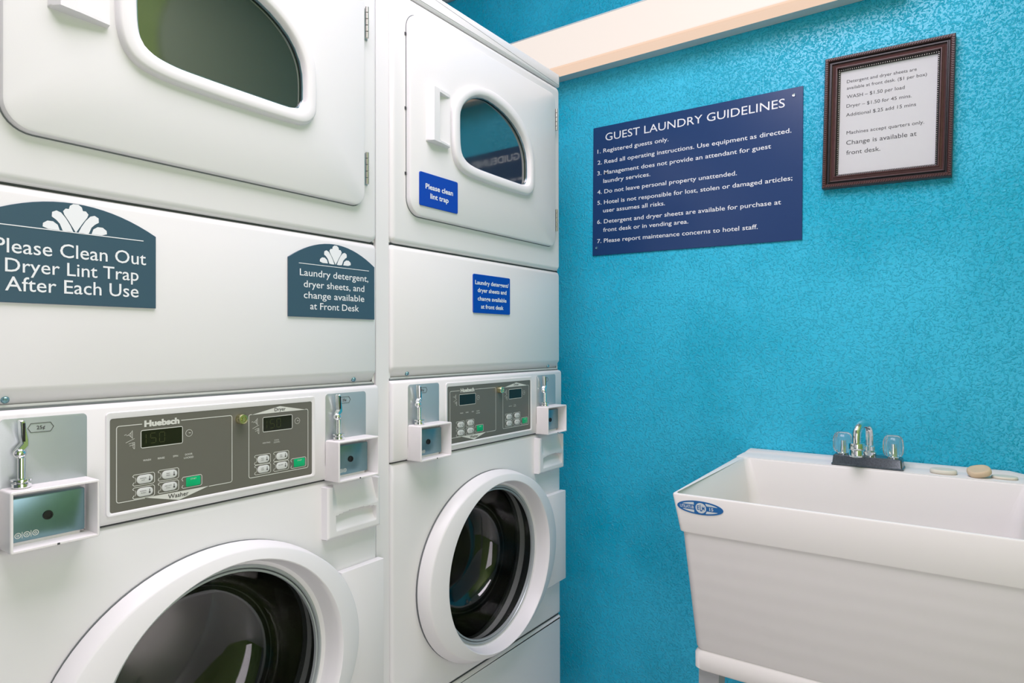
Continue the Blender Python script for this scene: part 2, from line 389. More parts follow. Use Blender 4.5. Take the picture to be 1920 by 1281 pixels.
    for z in (1.86, 1.70, 1.56):
        MB(FM).box(0.0405, 0.0450, z-0.003, z+0.003, 0.0002, 0.0016).build('door_stop', SEAM, door)
    # --- control panel
    cp = MB(FM); zc0, zc1 = 0.9445, 1.1165
    prof = [(-0.03, zc0), (-0.006, zc0), (0.001, zc0+0.002), (0.004, zc0+0.007), (0.004, zc1-0.007), (0.001, zc1-0.002), (-0.006, zc1), (-0.03, zc1)]
    L = []
    for a, k in ((0.0, 0.006), (0.0015, 0.002), (0.004, 0.0), (W-0.004, 0.0), (W-0.0015, 0.002), (W, 0.006)):
        L.append([(a, z, max(-0.03, w_-k)) for w_, z in prof])
    cp.loft(L); pan = cp.build('control_panel', PLASTIC, t, ang=50)
    WF = 0.004
    bz = rrect(0.167, 0.523, 0.957, 1.1045, 0.006, 4); mbz = MB(FM)
    ic = rrect(0.1735, 0.5155, 0.9625, 1.0945, 0.003, 4)
    mbz.loft([at(bz, WF), at(inset(bz, 0.001), WF+0.0022), at(inset(bz, 0.003), WF+0.0022), at(inset(ic, -0.0008), WF+0.0012), at(ic, WF-0.0002)], False, False)
    mbz.build('console_bezel', PLASTIC, pan)
    MB(FM).slab(rrect(0.172, 0.5165, 0.961, 1.096, 0.003, 4), WF, WF+0.0008).build('console_overlay', CONSOLE, pan)
    cw = WF+0.0011
    ol = MB(FM)                                     # printed outlines
    def line(p, q, wd=0.0011):
        d = Vector((q[0]-p[0], q[1]-p[1])); nrm = Vector((-d.y, d.x)).normalized()*wd/2
        ol.add([(p[0]+nrm.x, p[1]+nrm.y, cw), (p[0]-nrm.x, p[1]-nrm.y, cw), (q[0]-nrm.x, q[1]-nrm.y, cw), (q[0]+nrm.x, q[1]+nrm.y, cw)], [(0, 1, 2, 3)])
    def poly(ps, wd=0.0011, closed=True):
        for i in range(len(ps) if closed else len(ps)-1): line(ps[i], ps[(i+1) % len(ps)], wd)
    R1 = rrect(0.1816, 0.3581, 0.975, 1.0837, 0.003, 3)
    # split the outline where the name and the flags sit
    def seg(a, b_): line(a, b_)
    poly([(0.2165, 1.0837), (0.1846, 1.0837), (0.1825, 1.0828), (0.1816, 1.0807), (0.1816, 0.978), (0.1825, 0.9759), (0.1846, 0.975), (0.2206, 0.975)], closed=False)
    poly([(0.2740, 1.0837), (0.3551, 1.0837), (0.3572, 1.0828), (0.3581, 1.0807), (0.3581, 0.978), (0.3572, 0.9759), (0.3551, 0.975), (0.3187, 0.975)], closed=False)
    poly([(0.3940, 1.0818), (0.3908, 1.0818), (0.3890, 1.0808), (0.3885, 1.0788), (0.3885, 0.9788), (0.3894, 0.9766), (0.3915, 0.9757), (0.5044, 0.9757), (0.5065, 0.9766), (0.5074, 0.9788), (0.5074, 1.0788), (0.5065, 1.0809), (0.5044, 1.0818), (0.5014, 1.0818)], closed=False)
    ol.add([(0.2206, 0.9756, cw), (0.2708, 0.9626, cw), (0.3187, 0.9756, cw)], [(0, 1, 2)])
    ol.add([(0.3935, 1.0812, cw), (0.5025, 1.0812, cw), (0.4485, 1.0918, cw)], [(0, 1, 2)])
    for (x0, x1, z0, z1) in ((0.2150, 0.2762, 1.0488, 1.0743), (0.4150, 0.4736, 1.0500, 1.0748)):
        poly(rrect(x0, x1, z0, z1, 0.002, 2), 0.0011)
    for (cx, cz) in ((0.2865, 1.063), (0.4844, 1.0626)):     # little clock symbols
        poly([(cx+0.0052*math.cos(2*PI*k/20), cz+0.0052*math.sin(2*PI*k/20)) for k in range(20)], 0.0006)
        line((cx, cz), (cx+0.003, cz), 0.0008); line((cx, cz), (cx, cz+0.0012), 0.001)
    for (cx, cz) in ((0.198, 1.070), (0.3995, 1.069)):       # coin hopper symbols
        for p, q in (((-0.006, 0), (-0.003, 0.001)), ((-0.003, -0.001), (0.0, 0.0)), ((0, 0), (0.005, 0.005)), ((0, 0), (0.005, -0.005)), ((0.005, 0.006), (0.005, -0.006)), ((0.003, 0.003), (0.003, -0.003)), ((-0.004, -0.011), (0.008, -0.006)), ((0.0, -0.013), (0.008, -0.0115)), ((0.001, -0.016), (0.008, -0.0145)), ((0.006, -0.012), (0.006, -0.019)), ((0.008, -0.0115), (0.008, -0.021)), ((0.006, -0.019), (0.0075, -0.021))):
            line((cx+p[0], cz+p[1]), (cx+q[0], cz+q[1]), 0.0006)
    btns = [(0.2203, 1.0032), (0.2203, 0.9845), (0.2563, 1.0042), (0.2563, 0.9858), (0.4157, 1.0040), (0.4160, 0.9872), (0.4524, 1.0045), (0.4524, 0.9874)]
    for cx, cz in btns:                                       # button surrounds with a notch
        poly([(cx-0.015, cz-0.003), (cx-0.017, cz-0.006), (cx-0.015, cz-0.008), (cx+0.012, cz-0.008), (cx+0.014, cz-0.006), (cx+0.014, cz+0.006), (cx+0.012, cz+0.008), (cx-0.015, cz+0.008), (cx-0.017, cz+0.006), (cx-0.015, cz+0.004)], 0.0009, False)
        poly([(cx-0.0135, cz-0.004), (cx-0.0125, cz), (cx-0.0135, cz+0.004)], 0.0006, False)
    for cx in (0.2930, 0.4886):
        poly([(cx-0.016, 0.984), (cx-0.018, 0.981), (cx-0.016, 0.979), (cx+0.012, 0.979), (cx+0.014, 0.981), (cx+0.014, 0.994), (cx+0.012, 0.996), (cx-0.016, 0.996), (cx-0.018, 0.993), (cx-0.016, 0.990)], 0.0009, False)
    ol.build('console_outline', PRINTW, pan, False)
    lt = MB(FM)
    def label(nm, m_, s_, a, b_, w_, cap, c_, al='l', bold=0.0):
        q_ = MB(FM); write(q_, s_, a, b_, w_, cap, c_, al, bold); q_.build(nm, m_, pan, False)
    label('maker_name', PRINTW, 'Huebsch', 0.2195, 1.0797, 0.052, 0.0082, cw+0.0002, bold=0.055)
    for s_, a in (('WASH', 0.2234), ('RINSE', 0.2440), ('SPIN', 0.2654), ('DOOR', 0.2860)):
        label('indicator_label', PRINTW, s_, a, 1.0290, None, 0.0027, cw, 'c', bold=0.01)
    label('indicator_label', PRINTW, 'LOCKED', 0.2860, 1.0240, None, 0.0027, cw, 'c', bold=0.01)
    for s_, a, b_ in (('HEATING', 0.4219, 1.0300), ('COOL', 0.4421, 1.0322), ('DOWN', 0.4421, 1.0285)): label('indicator_label', PRINTW, s_, a, b_, None, 0.0024, cw, 'c')
    for s_, cx in (('START', 0.2930), ('START', 0.4886)): label('start_label', PRINTW, s_, cx, 0.9905, None, 0.0022, WF+0.0022, 'c')
    label('section_name', PRINTD, 'Washer', 0.2541, 0.9676, 0.0314, 0.0062, cw+0.0003, bold=0.012)
    label('section_name', PRINTD, 'Dryer', 0.4374, 1.0838, 0.0225, 0.0055, cw+0.0003, bold=0.012)
    for i, (cx, cz) in enumerate(btns):
        ld = MB(FM)
        for j, s_ in enumerate((('NORMAL', 'HOT'), ('NORMAL', 'WARM'), ('PERM', 'PRESS'), ('DELICATE', 'COLD'), ('HIGH', 'TEMP'), ('LOW', 'TEMP'), ('MED', 'TEMP'), ('NO HEAT', ''))[i]):
            write(ld, s_, cx-0.0025, cz+0.001-0.003*j, None, 0.0016, WF+0.0022, 'c')
        q = ellipse(cx+0.0065, cz-0.0015, 0.0014, 0.0014, 10); ld.add(at(q, WF+0.0022), [tuple(range(10))])
        ld.add([(cx+0.006, cz, WF+0.0022), (cx+0.007, cz, WF+0.0022), (cx+0.007, cz+0.0035, WF+0.0022), (cx+0.006, cz+0.0035, WF+0.0022)], [(0, 1, 2, 3)]); ld.build('button_lettering', PRINTD, pan, False)
    for cx, cz in btns:
        MB(FM).slab(rrect(cx-0.0115, cx+0.0115, cz-0.0062, cz+0.0062, 0.006, 5), WF, WF+0.002, 0.0006, 2).build('cycle_button', BTNW, pan)
    for cx in (0.2930, 0.4886):
        tag(MB(FM).slab(rrect(cx-0.0115, cx+0.0115, 0.9803, 0.9947, 0.002, 3), WF, WF+0.002, 0.0006, 2).build('start_button', GREEN, pan), 'green start button')
    for (x0, x1, z0, z1) in ((0.2155, 0.2757, 1.0493, 1.0738), (0.4155, 0.4731, 1.0505, 1.0743)):
        MB(FM).slab(rrect(x0, x1, z0, z1, 0.0015, 2), WF, WF+0.0011).build('display', LCD, pan)
    sd = MB(FM)                                               # faint seven-segment digits 1 5 0
    def seg7(x, z, segs, h=0.0145, wd=0.0075):
        c_ = WF+0.0014; th = 0.0013
        pos = {'a': (0, h, wd, h), 'd': (0, 0, wd, 0), 'g': (0, h/2, wd, h/2), 'f': (0, h/2, 0, h), 'e': (0, 0, 0, h/2), 'b': (wd, h/2, wd, h), 'c': (wd, 0, wd, h/2)}
        for s_ in segs:
            x0, z0, x1, z1 = pos[s_]
            if z0 == z1: sd.box(x+x0+0.0006, x+x1-0.0006, z+z0-th/2, z+z0+th/2, c_-0.0002, c_)
            else: sd.box(x+x0-th/2, x+x0+th/2, z+z0+0.0006, z+z1-0.0006, c_-0.0002, c_)
    for X, Z in () if not lit else ((0.2155, 1.0545), (0.4160, 1.0555)):
        for ox, q_ in ((-0.001, 'bc'), (0.0130, 'afgcd'), (0.0260, 'abcdef')):
            sd = MB(FM); seg7(X+ox, Z, q_); sd.build('display_digit', DIGIT, pan, False)
    MB(FM).lathe([(0.0001, 0.012), (0.0032, 0.012), (0.0035, 0.0105), (0.0045, 0.0105), (0.005, 0.0122), (0.0075, 0.012), (0.0085, 0.010), (0.0085, 0)], (0.3725, 1.0765, WF), (0, 0, 1), 24).build('key_lock', BRASS, pan)
    # --- coin slots
    for a0 in (0.045, 0.547):
        a1 = a0+0.099
        pl = MB(FM).slab(rrect(a0, a1, 0.9660, 1.1065, 0.006, 4), WF-0.001, WF+0.0012, 0.0006, 2).build('coin_plate', STEEL, t)
        lg = MB(FM); cx, cz = a0+0.0445, 1.0925
        hx = [(cx-0.0145, cz), (cx-0.011, cz+0.0058), (cx+0.011, cz+0.0058), (cx+0.0145, cz), (cx+0.011, cz-0.0058), (cx-0.011, cz-0.0058)]
        ribbon(lg, hx, 0.0006, WF+0.0012, WF+0.0016); write(lg, '25¢', cx, cz-0.0023, None, 0.0046, WF+0.0015, 'c', bold=0.015)
        lg.build('coin_value_mark', PRINTD, pl, False)
        c = a0+0.0185; cm = MB(FM)                            # coin slide: collar, post, ball, blade
        cm.lathe([(0.0001, 0), (0.009, 0), (0.0105, 0.002), (0.0105, 0.006), (0.0075, 0.0075), (0.0075, 0.009), (0.0112, 0.0095), (0.0112, 0.0115), (0.004, 0.0125)], (c, 1.0200, 0.020), (0, 1, 0), 24)
        cm.tube([(c, 1.030, 0.020), (c, 1.058, 0.020)], 0.0044, 16)
        cm.lathe([(0.0001, -0.0075), (0.004, -0.0064), (0.0068, -0.003), (0.0075, 0), (0.0068, 0.003), (0.004, 0.0064), (0.0001, 0.0075)], (c-0.001, 1.0635, 0.017), (0, 1, 0), 24)
        cm.build('coin_slide_post', CHROME, pl)
        bl = MB(FM)
        P = [(c-0.001, 1.064), (c+0.002, 1.066), (c+0.0075, 1.0725), (c+0.0075, 1.080), (c+0.0035, 1.104), (c+0.001, 1.105), (c-0.0015, 1.104), (c-0.0005, 1.084), (c+0.001, 1.076), (c-0.004, 1.070)]
        bl.slab(P, 0.012, 0.022, 0.001, 1); bl.build('coin_slide_blade', CHROME, pl, ang=30)
        MB(FM).box(c+0.0005, c+0.0035, 1.078, 1.1015, 0.0215, 0.0223).build('coin_slot', BLACK, pl)
        # open fronted coin box guard with a locked drawer inside
        z0, z1 = 0.9440, 1.0200; o_ = rrect(a0, a1+0.001, z0, z1, 0.003, 3); i_ = inset(o_, 0.0035); h = 0.042
        cb = MB(FM).loft([at(o_, 0.001), at(o_, h-0.001), at(inset(o_, 0.001), h), at(inset(o_, 0.003), h), at(i_, h-0.001), at(inset(o_, 0.004), 0.006)], False, True).build('coin_box_guard', BOXW, t)
        dr = rrect(a0+0.004, a1-0.008, z0+0.008, z1-0.012, 0.002, 3)
        MB(FM).slab(dr, 0.006, 0.019, 0.0015, 2).build('coin_drawer', MIRSTEEL, cb)
        MB(FM).box(a0+0.007, a1-0.0125, z0+0.001, z0+0.0095, 0.006, 0.016, 0.0015).build('drawer_rail', BOXW, cb)
        kx = (a0+0.004+a1-0.008)/2; kz = (z0+z1)/2-0.002
        lk = MB(FM).lathe([(0.0001, 0.0008), (0.0038, 0.0008), (0.004, 0.002), (0.0056, 0.002), (0.006, 0)], (kx, kz, 0.019), (0, 0, 1), 20).build('drawer_lock', BLACK, cb)
        sy = MB(FM)
        for k in range(3):
            qx = a0+0.015+0.0095*k; ribbon(sy, ellipse(qx, z0+0.0165, 0.0032, 0.0032, 14), 0.0008, 0.019, 0.0193); ribbon(sy, ellipse(qx, z0+0.0165, 0.0012, 0.0012, 8), 0.0006, 0.019, 0.0193)
            if k: sy.box(qx-0.0052, qx-0.0046, z0+0.0125, z0+0.0205, 0.019, 0.0192)
        sy.build('coin_symbols', PRINTW, cb, False)
        MB(FM).box(a0+0.050, a0+0.053, z0+0.0006, z0+0.0030, h-0.002, h+0.0004).build('guard_notch', SEAM, cb)
    # --- washer front with the door opening
    cc = (0.343, 0.643); zf0, zf1 = 0.404, 0.9425
    rp = lambda i_, c_: at(rect_polar(cc[0], cc[1], i_, W-i_, zf0+i_, zf1-i_), c_)
    hl = ellipse(cc[0], cc[1], 0.2135, 0.2125, 96)
    wf = MB(FM).loft([rp(0, -0.03), rp(0, -0.013), rp(0.0012, -0.006), rp(0.005, -0.0015), rp(0.010, 0.0), at(hl, 0), at(hl, -0.06)], False, False)
    wf.build('washer_front_panel', ENAMEL, t, ang=50)
    MB(FM).slab(rrect(0, W, 0.05, 0.400, 0.004, 3), -0.03, 0.0, 0.009, 4).build('lower_access_panel', ENAMEL, t)
    # dispenser tray with scooped grip
    def df(S, T):
        rim = 0.0165
        if S < 0.10 or S > 0.93 or T < 0.09: 
            return rim-0.004*max(0, (0.04-min(S, 1-S, T))/0.04)
        if T > 0.50:
            q = (T-0.50)/0.47; es = min(1, (S-0.10)/0.10)
            return rim+(-0.0155*q)*min(1, es+0.0) if T < 0.985 else rim
        if 0.16 < S < 0.90 and T > 0.15:
            s_ = (S-0.53)/0.37; lip = 0.475-0.05*s_*s_
            if T < lip: return rim-0.0155*((T-0.15)/(lip-0.15))**0.7
        return rim
    dt = MB(FM); dt.height(0.541, 0.6765, 0.834, 0.9335, df, 72, 64, -0.0005); dt.build('dispenser_tray', PLASTIC, t, ang=40)
    # hinge cover at the right of the door
    MB(FM).slab([(0.575, 0.510), (W-0.0005, 0.510), (W-0.0005, 0.766), (0.575, 0.766)], 0.0005, 0.017, 0.0015, 2).build('hinge_cover', PLASTIC, t)
    # --- washer door
    n = 96; E_ = lambda ca, cb_, a, b_, c_: at(ellipse(ca, cb_, a, b_, n), c_)
    wd = MB(FM).loft([E_(0.336, 0.648, 0.262, 0.228, 0.003), E_(0.336, 0.648, 0.2655, 0.2295, 0.007), E_(0.337, 0.648, 0.2660, 0.2285, 0.012), E_(0.3425, 0.6485, 0.2615, 0.2205, 0.0310), E_(0.343, 0.6485, 0.2595, 0.2190, 0.0330), E_(0.3435, 0.6485, 0.2570, 0.2172, 0.0340),
                      E_(0.350, 0.643, 0.2110, 0.2080, 0.0385), E_(0.350, 0.643, 0.2095, 0.2065, 0.0375), E_(0.349, 0.643, 0.206, 0.204, 0.030), E_(0.347, 0.643, 0.200, 0.199, 0.004), E_(0.346, 0.643, 0.192, 0.192, 0.000)], False, False)
    dd = wd.build('washer_door', PLASTIC, t, ang=28)
    MB(FM).loft([E_(0.336, 0.6475, 0.2637, 0.2300, 0.0002), E_(0.336, 0.6475, 0.2637, 0.2300, 0.0028), E_(0.336, 0.6475, 0.250, 0.220, 0.0028)], False, False).build('door_gap', GAPM, dd)
    tr = MB(FM)
    tr.loft([E_(0.346, 0.643, 0.1935, 0.1935, 0.001), E_(0.346, 0.643, 0.1915, 0.1915, 0.004), E_(0.346, 0.643, 0.1885, 0.1885, 0.004), E_(0.346, 0.643, 0.187, 0.187, 0.000)], False, False)
    tr.loft([E_(0.346, 0.643, 0.1865, 0.1865, -0.001), E_(0.346, 0.643, 0.185, 0.185, 0.002), E_(0.346, 0.643, 0.182, 0.182, 0.002), E_(0.346, 0.643, 0.181, 0.181, -0.003)], False, False)
    tr.build('glass_trim_ring', STEEL, dd)
    bowl = MB(FM); fr = [(0.183, 0.0), (0.182, -0.012), (0.177, -0.040), (0.168, -0.080), (0.154, -0.112), (0.126, -0.134), (0.085, -0.143), (0.040, -0.145), (0.0005, -0.146)]
    bk = [(0.0005, -0.151), (0.040, -0.150), (0.087, -0.148), (0.129, -0.139), (0.158, -0.115), (0.173, -0.082), (0.181, -0.041), (0.186, -0.013), (0.188, 0.0)]
    bowl.lathe(fr+bk+[fr[0]], (0.346, 0.643, 0.0), (0, 0, 1), 72); bowl.build('door_glass', GLASS, dd, ang=80)
    MB(FM).lathe([(0.192, 0.0), (0.196, -0.02), (0.205, -0.035), (0.218, -0.045), (0.218, -0.055), (0.205, -0.062), (0.214, -0.075), (0.245, -0.08)], (0.344, 0.643, 0), (0, 0, 1), 72).build('door_gasket', RUBBER, t)
    dm_ = MB(FM).lathe([(0.228, -0.078), (0.240, -0.080), (0.262, -0.095), (0.264, -0.44), (0.25, -0.455), (0.12, -0.44), (0.06, -0.425), (0.0005, -0.42)], (0.341, 0.643, 0), (0, 0, 1), 72)
    drum = dm_.build('drum', DRUM, t, ang=50)
    for k in range(3):
        an = 2*PI*k/3+0.5; e1 = Vector((math.cos(an), math.sin(an))); e2 = Vector((-e1.y, e1.x)); L = []
        for c_ in (-0.17, -0.43):
            L.append([(0.341+e1.x*rr+e2.x*q, 0.643+e1.y*rr+e2.y*q, c_) for q, rr in ((-0.04, 0.262), (-0.018, 0.215), (0, 0.205), (0.018, 0.215), (0.04, 0.262))])
        MB(FM).loft(L).build('drum_paddle', DRUM, drum)
    MB(FM).box(0.03, W-0.03, 0.0, 0.05, -0.66, -0.03).build('base', RUBBER, t)
    return t
struct('trim_1', MB(FM).box(0.9365, 0.9725, 0.0, 1.975, -0.030, -0.006), PLASTIC)
mat_hinge = mat('hinge_steel', (0.55, 0.53, 0.49), 0.3, metal=0.8)
make_machine('nearer white stacked coin washer and dryer, with two slate blue arched plaques', 0.253, 0.0, True)
make_machine('white stacked coin washer and dryer beside the teal wall, with royal blue stickers', 0.973, 0.006, False)

# ------------------------------------------------------------------ plaques and stickers on the machines
def flower(mb, cx, cz, s, c):
    """stylised fan of five petals"""
    def petal(pts): mb.add([(cx+s*x, cz+s*z, c) for x, z in pts], [tuple(range(len(pts)))])
    petal([(0, -0.40), (-0.12, -0.20), (-0.24, 0.0), (-0.36, 0.18), (-0.40, 0.30), (-0.32, 0.40), (-0.22, 0.40), (-0.19, 0.52), (-0.08, 0.60), (0.08, 0.60), (0.19, 0.52), (0.22, 0.40), (0.32, 0.40), (0.40, 0.30), (0.36, 0.18), (0.24, 0.0), (0.12, -0.20)])
    for sx in (-1, 1):
        a = [(0.08, -0.39), (0.17, -0.18), (0.31, 0.06), (0.46, 0.24), (0.60, 0.29), (0.73, 0.22), (0.74, 0.06), (0.61, -0.03), (0.50, -0.15), (0.41, -0.38), (0.22, -0.40)]
        b_ = [(0.50, -0.38), (0.56, -0.20), (0.70, -0.10), (0.87, -0.10), (1.00, -0.20), (1.01, -0.32), (0.84, -0.38)]
        for q in (a, b_): petal([(sx*x, z) for x, z in (q if sx > 0 else q[::-1])])
def arched(name, label, y0, y1, z0, zs, zt, lines, fl, rule):
    t = thing(name, label, 'sign', (0.0, 0, 0), 'arched plaques on the nearer machine')
    n = 18; P = [(y0, z0), (y1, z0)] + [(y1+(y0-y1)*k/n, zs+(zt-zs)*(1-(2*k/n-1)**2)) for k in range(n+1)]
    MB(FM).slab(P, 0.0004, 0.0028, 0.0004, 1).build('plaque', SLATE, t)
    lt = MB(FM)
    for s_, a, b_, w_, cap in lines: lt = MB(FM); write(lt, s_, a, b_, w_, cap, 0.0031, 'c', bold=0.004); lt.build('text_line', SIGNW, t, False)
    em = MB(FM); flower(em, *fl, 0.0031); em.build('fan_emblem', SIGNW, t, False); em = MB(FM); em.box(rule[0], rule[1], rule[2]-rule[3]/2, rule[2]+rule[3]/2, 0.0029, 0.0031); em.build('ruled_line', SIGNW, t, False)
    return t
arched('arched_plaque', 'large slate blue arched plaque about cleaning out the dryer lint trap', 0.274, 0.4905, 0.0535+1.2, 1.360, 1.391,
       [('Please Clean Out', 0.3845, 1.3165, 0.183, 0.0180), ('Dryer Lint Trap', 0.3850, 1.2925, 0.161, 0.0172), ('After Each Use', 0.3850, 1.2685, 0.161, 0.0178)], (0.384, 1.367, 0.0385), (0.297, 0.4725, 1.3515, 0.0012))
arched('arched_plaque', 'smaller slate blue arched plaque about detergent and change at Front Desk', 0.7205, 0.9245, 1.2495, 1.3555, 1.3895,
       [('Laundry detergent,', 0.8260, 1.3245, 0.163, 0.0122), ('dryer sheets, and', 0.8250, 1.3038, 0.144, 0.0122), ('change available', 0.8250, 1.2838, 0.144, 0.0122), ('at Front Desk', 0.8250, 1.2640, 0.116, 0.0122)], (0.8255, 1.3655, 0.0365), (0.7425, 0.9095, 1.3465, 0.0011))
def sticker(label, y0, y1, z0, z1, w0, lines):
    t = thing('blue_sticker', label, 'sign', (0, 0, 0), 'blue stickers on the far machine')
    MB(FM).slab(rrect(y0, y1, z0, z1, 0.004, 4), w0, w0+0.0022, 0.0004, 1).build('plaque', ROYAL, t)
    lt = MB(FM)
    for s_, b_, w_, cap in lines: lt = MB(FM); write(lt, s_, (y0+y1)/2, b_, w_, cap, w0+0.0025, 'c', bold=0.02); lt.build('text_line', SIGNW, t, False)
    return t
sticker('royal blue sticker reading Please clean lint trap, on the far dryer door', 1.057-0.012, 1.187-0.014, 1.502, 1.5755, 0.0123,
        [('Please clean', 1.541, 0.092, 0.0110), ('lint trap', 1.5215, 0.061, 0.0110)])
sticker('royal blue sticker about detergent at front desk, on the panel below the far dryer door', 1.2445, 1.398, 1.2755, 1.3705, 0.0004,
        [('Laundry detergent/', 1.3455, 0.140, 0.0098), ('dryer sheets and', 1.3270, 0.120, 0.0098), ('change available', 1.3065, 0.120, 0.0098), ('at front desk', 1.2870, 0.094, 0.0098)])

# ------------------------------------------------------------------ guideline sign on the wall
def on_wall(name, label, cat, cx, cz, ang=0.0):
    o = thing(name, label, cat, (cx, YW, cz)); o.rotation_euler = (0, math.radians(ang), 0); return o
SX, SZ = 0.287, 1.6975
sg = on_wall('guidelines_sign', 'wide navy sign listing guest laundry guidelines on the teal wall', 'sign', SX, SZ, 0.6)
MB(FW).slab([(-0.3235, -0.2105), (0.3235, -0.2105), (0.3235, 0.2105), (-0.3235, 0.2105)], 0.0005, 0.0045, 0.0005, 1).build('sign_board', NAVY, sg)
lt = MB(FW)
def SL(s_, x, z, x1, cap, bold=0.004):
    # measured wall coordinates -> sign frame
    th = math.radians(0.6); dx, dz = x-SX, z-SZ
    a = dx*math.cos(th)-dz*math.sin(th); b_ = dx*math.sin(th)+dz*math.cos(th)
    lt = MB(FW); write(lt, s_, a, b_, x1-x, cap, 0.0049, bold=bold); lt.build('text_line' if cap < 0.02 else 'title_line', SIGNW, sg, False)
SL('GUEST LAUNDRY GUIDELINES', 0.010, 1.8620, 0.565, 0.0240, 0.0)
for s_, x, z, x1 in (('1. Registered guests only.', -0.019, 1.825, 0.226), ('2. Read all operating instructions. Use equipment as directed.', -0.019, 1.7885, 0.582), ('3. Management does not provide an attendant for guest', -0.020, 1.7535, 0.528), ('laundry services.', 0.002, 1.7255, 0.166), ('4. Do not leave personal property unattended.', -0.020, 1.6915, 0.433), ('5. Hotel is not responsible for lost, stolen or damaged articles;', -0.020, 1.6565, 0.584), ('user assumes all risks.', 0.001, 1.629, 0.214), ('6. Detergent and dryer sheets are available for purchase at', -0.021, 1.5935, 0.554), ('front desk or in vending area.', 0.001, 1.5655, 0.288), ('7. Please report maintenance concerns to hotel staff.', -0.021, 1.5305, 0.491)):
    SL(s_, x, z, x1, 0.0128, 0.006)
for a, b_ in ((0.300, 0.190), (-0.308, -0.186)):
    MB(FW).lathe([(0.0001, 0.0050), (0.0018, 0.0050), (0.0022, 0.0065), (0.0038, 0.0068), (0.0045, 0.0045)], (a, b_, 0), (0, 0, 1), 18).build('screw', CHROME, sg)

# ------------------------------------------------------------------ framed price notice
TH = 1.6
fr = on_wall('picture_frame', 'ornate dark brown frame holding a white paper with laundry prices', 'frame', 0.8105, 1.7800, TH)
hw, hh = 0.1445, 0.1720
def fl(i_, c_): return [(-hw+i_, -hh+i_, c_), (hw-i_, -hh+i_, c_), (hw-i_, hh-i_, c_), (-hw+i_, hh-i_, c_)]
MB(FW).loft([fl(0, 0.001), fl(0, 0.021), fl(0.002, 0.0245), fl(0.008, 0.0245), fl(0.010, 0.0215)], False, False).build('outer_moulding', FRAMEW, fr, False)
MB(FW).loft([fl(0.010, 0.0215), fl(0.0115, 0.0165), fl(0.014, 0.0165), fl(0.0150, 0.020), fl(0.0170, 0.020), fl(0.0180, 0.0155)], False, False).build('dark_groove', FRAMED, fr, False)
MB(FW).loft([fl(0.0180, 0.0155), fl(0.020, 0.0145), fl(0.026, 0.0175), fl(0.0275, 0.0195), fl(0.0295, 0.0195), fl(0.0305, 0.0150)], False, False).build('inner_moulding', FRAMEW, fr, False)
MB(FW).loft([fl(0.0305, 0.0150), fl(0.0320, 0.0100), fl(0.0360, 0.0085), fl(0.0362, 0.004)], False, False).build('sight_edge', FRAMED, fr, False)
ro = MB(FW); bd = MB(FW)
for side in range(4):
    L_ = 2*(hw if side % 2 == 0 else hh)
    def place(mb, s_, inn, c_, sz, slant):
        # s_ along the side from its start corner
        if side == 0: ctr = (-hw+s_, -hh+inn); dx = (1, 0)
        elif side == 1: ctr = (hw-inn, -hh+s_); dx = (0, 1)
        elif side == 2: ctr = (hw-s_, hh-inn); dx = (-1, 0)
        else: ctr = (-hw+inn, hh-s_); dx = (0, -1)
        nx = (-dx[1], dx[0])
        pts = [(-sz, -slant), (sz*0.1, -slant), (sz, slant), (-sz*0.1, slant)]
        lo = [(ctr[0]+dx[0]*p+nx[0]*q, ctr[1]+dx[1]*p+nx[1]*q, c_) for p, q in pts]
        hi = [(ctr[0]+dx[0]*p*0.5+nx[0]*q*0.6, ctr[1]+dx[1]*p*0.5+nx[1]*q*0.6, c_+0.0020) for p, q in pts]
        mb.loft([lo, hi], False, True)
    k = int((L_-0.006)/0.0056)
    for i in range(k): place(ro, 0.006+(L_-0.012)*(i+0.5)/k, 0.0050, 0.0244, 0.0026, 0.0030)
    k = int((L_-0.068)/0.0050)
    for i in range(k+1): place(bd, 0.034+(L_-0.068)*i/k, 0.0340, 0.0093, 0.0017, 0.0014)
tag(ro.build('rope_carving', FRAMEW, fr, False), kind='stuff'); tag(bd.build('beading', BEAD, fr, False), kind='stuff')
MB(FW).slab([(-hw+0.03, -hh+0.03), (hw-0.03, -hh+0.03), (hw-0.03, hh-0.03), (-hw+0.03, hh-0.03)], 0.002, 0.005).build('notice_paper', PAPER, fr, False)
lt = MB(FW)
for s_, x, z, x1, cap in (('Detergent and dryer sheets are', 0.723, 1.879, 0.879, 0.0078), ('available at front desk. ($1 per box)', 0.723, 1.862, 0.900, 0.0078), ('WASH – $1.50 per load', 0.7225, 1.839, 0.853, 0.0085), ('Dryer – $1.50 for 45 mins.', 0.722, 1.8150, 0.868, 0.0085), ('Additional $.25 add 15 mins', 0.721, 1.7920, 0.877, 0.0085), ('Machines accept quarters only.', 0.722, 1.7450, 0.894, 0.0085), ('Change is available at', 0.721, 1.7180, 0.878, 0.0110), ('front desk.', 0.721, 1.6920, 0.799, 0.0110)):
    # measured on the plane 1.905: move back to the paper plane along the view ray
    kk = (YW-0.005)/1.905; X = 1+(x-1)*kk; X1 = 1+(x1-1)*kk; Z = EYE+(z-EYE)*kk
    th = math.radians(TH); dx, dz = X-0.8105, Z-1.7800
    lt = MB(FW); write(lt, s_, dx*math.cos(th)-dz*math.sin(th), dx*math.sin(th)+dz*math.cos(th), X1-X, cap*kk, 0.0053, bold=0.0); lt.build('text_line', TEXTG, fr, False)

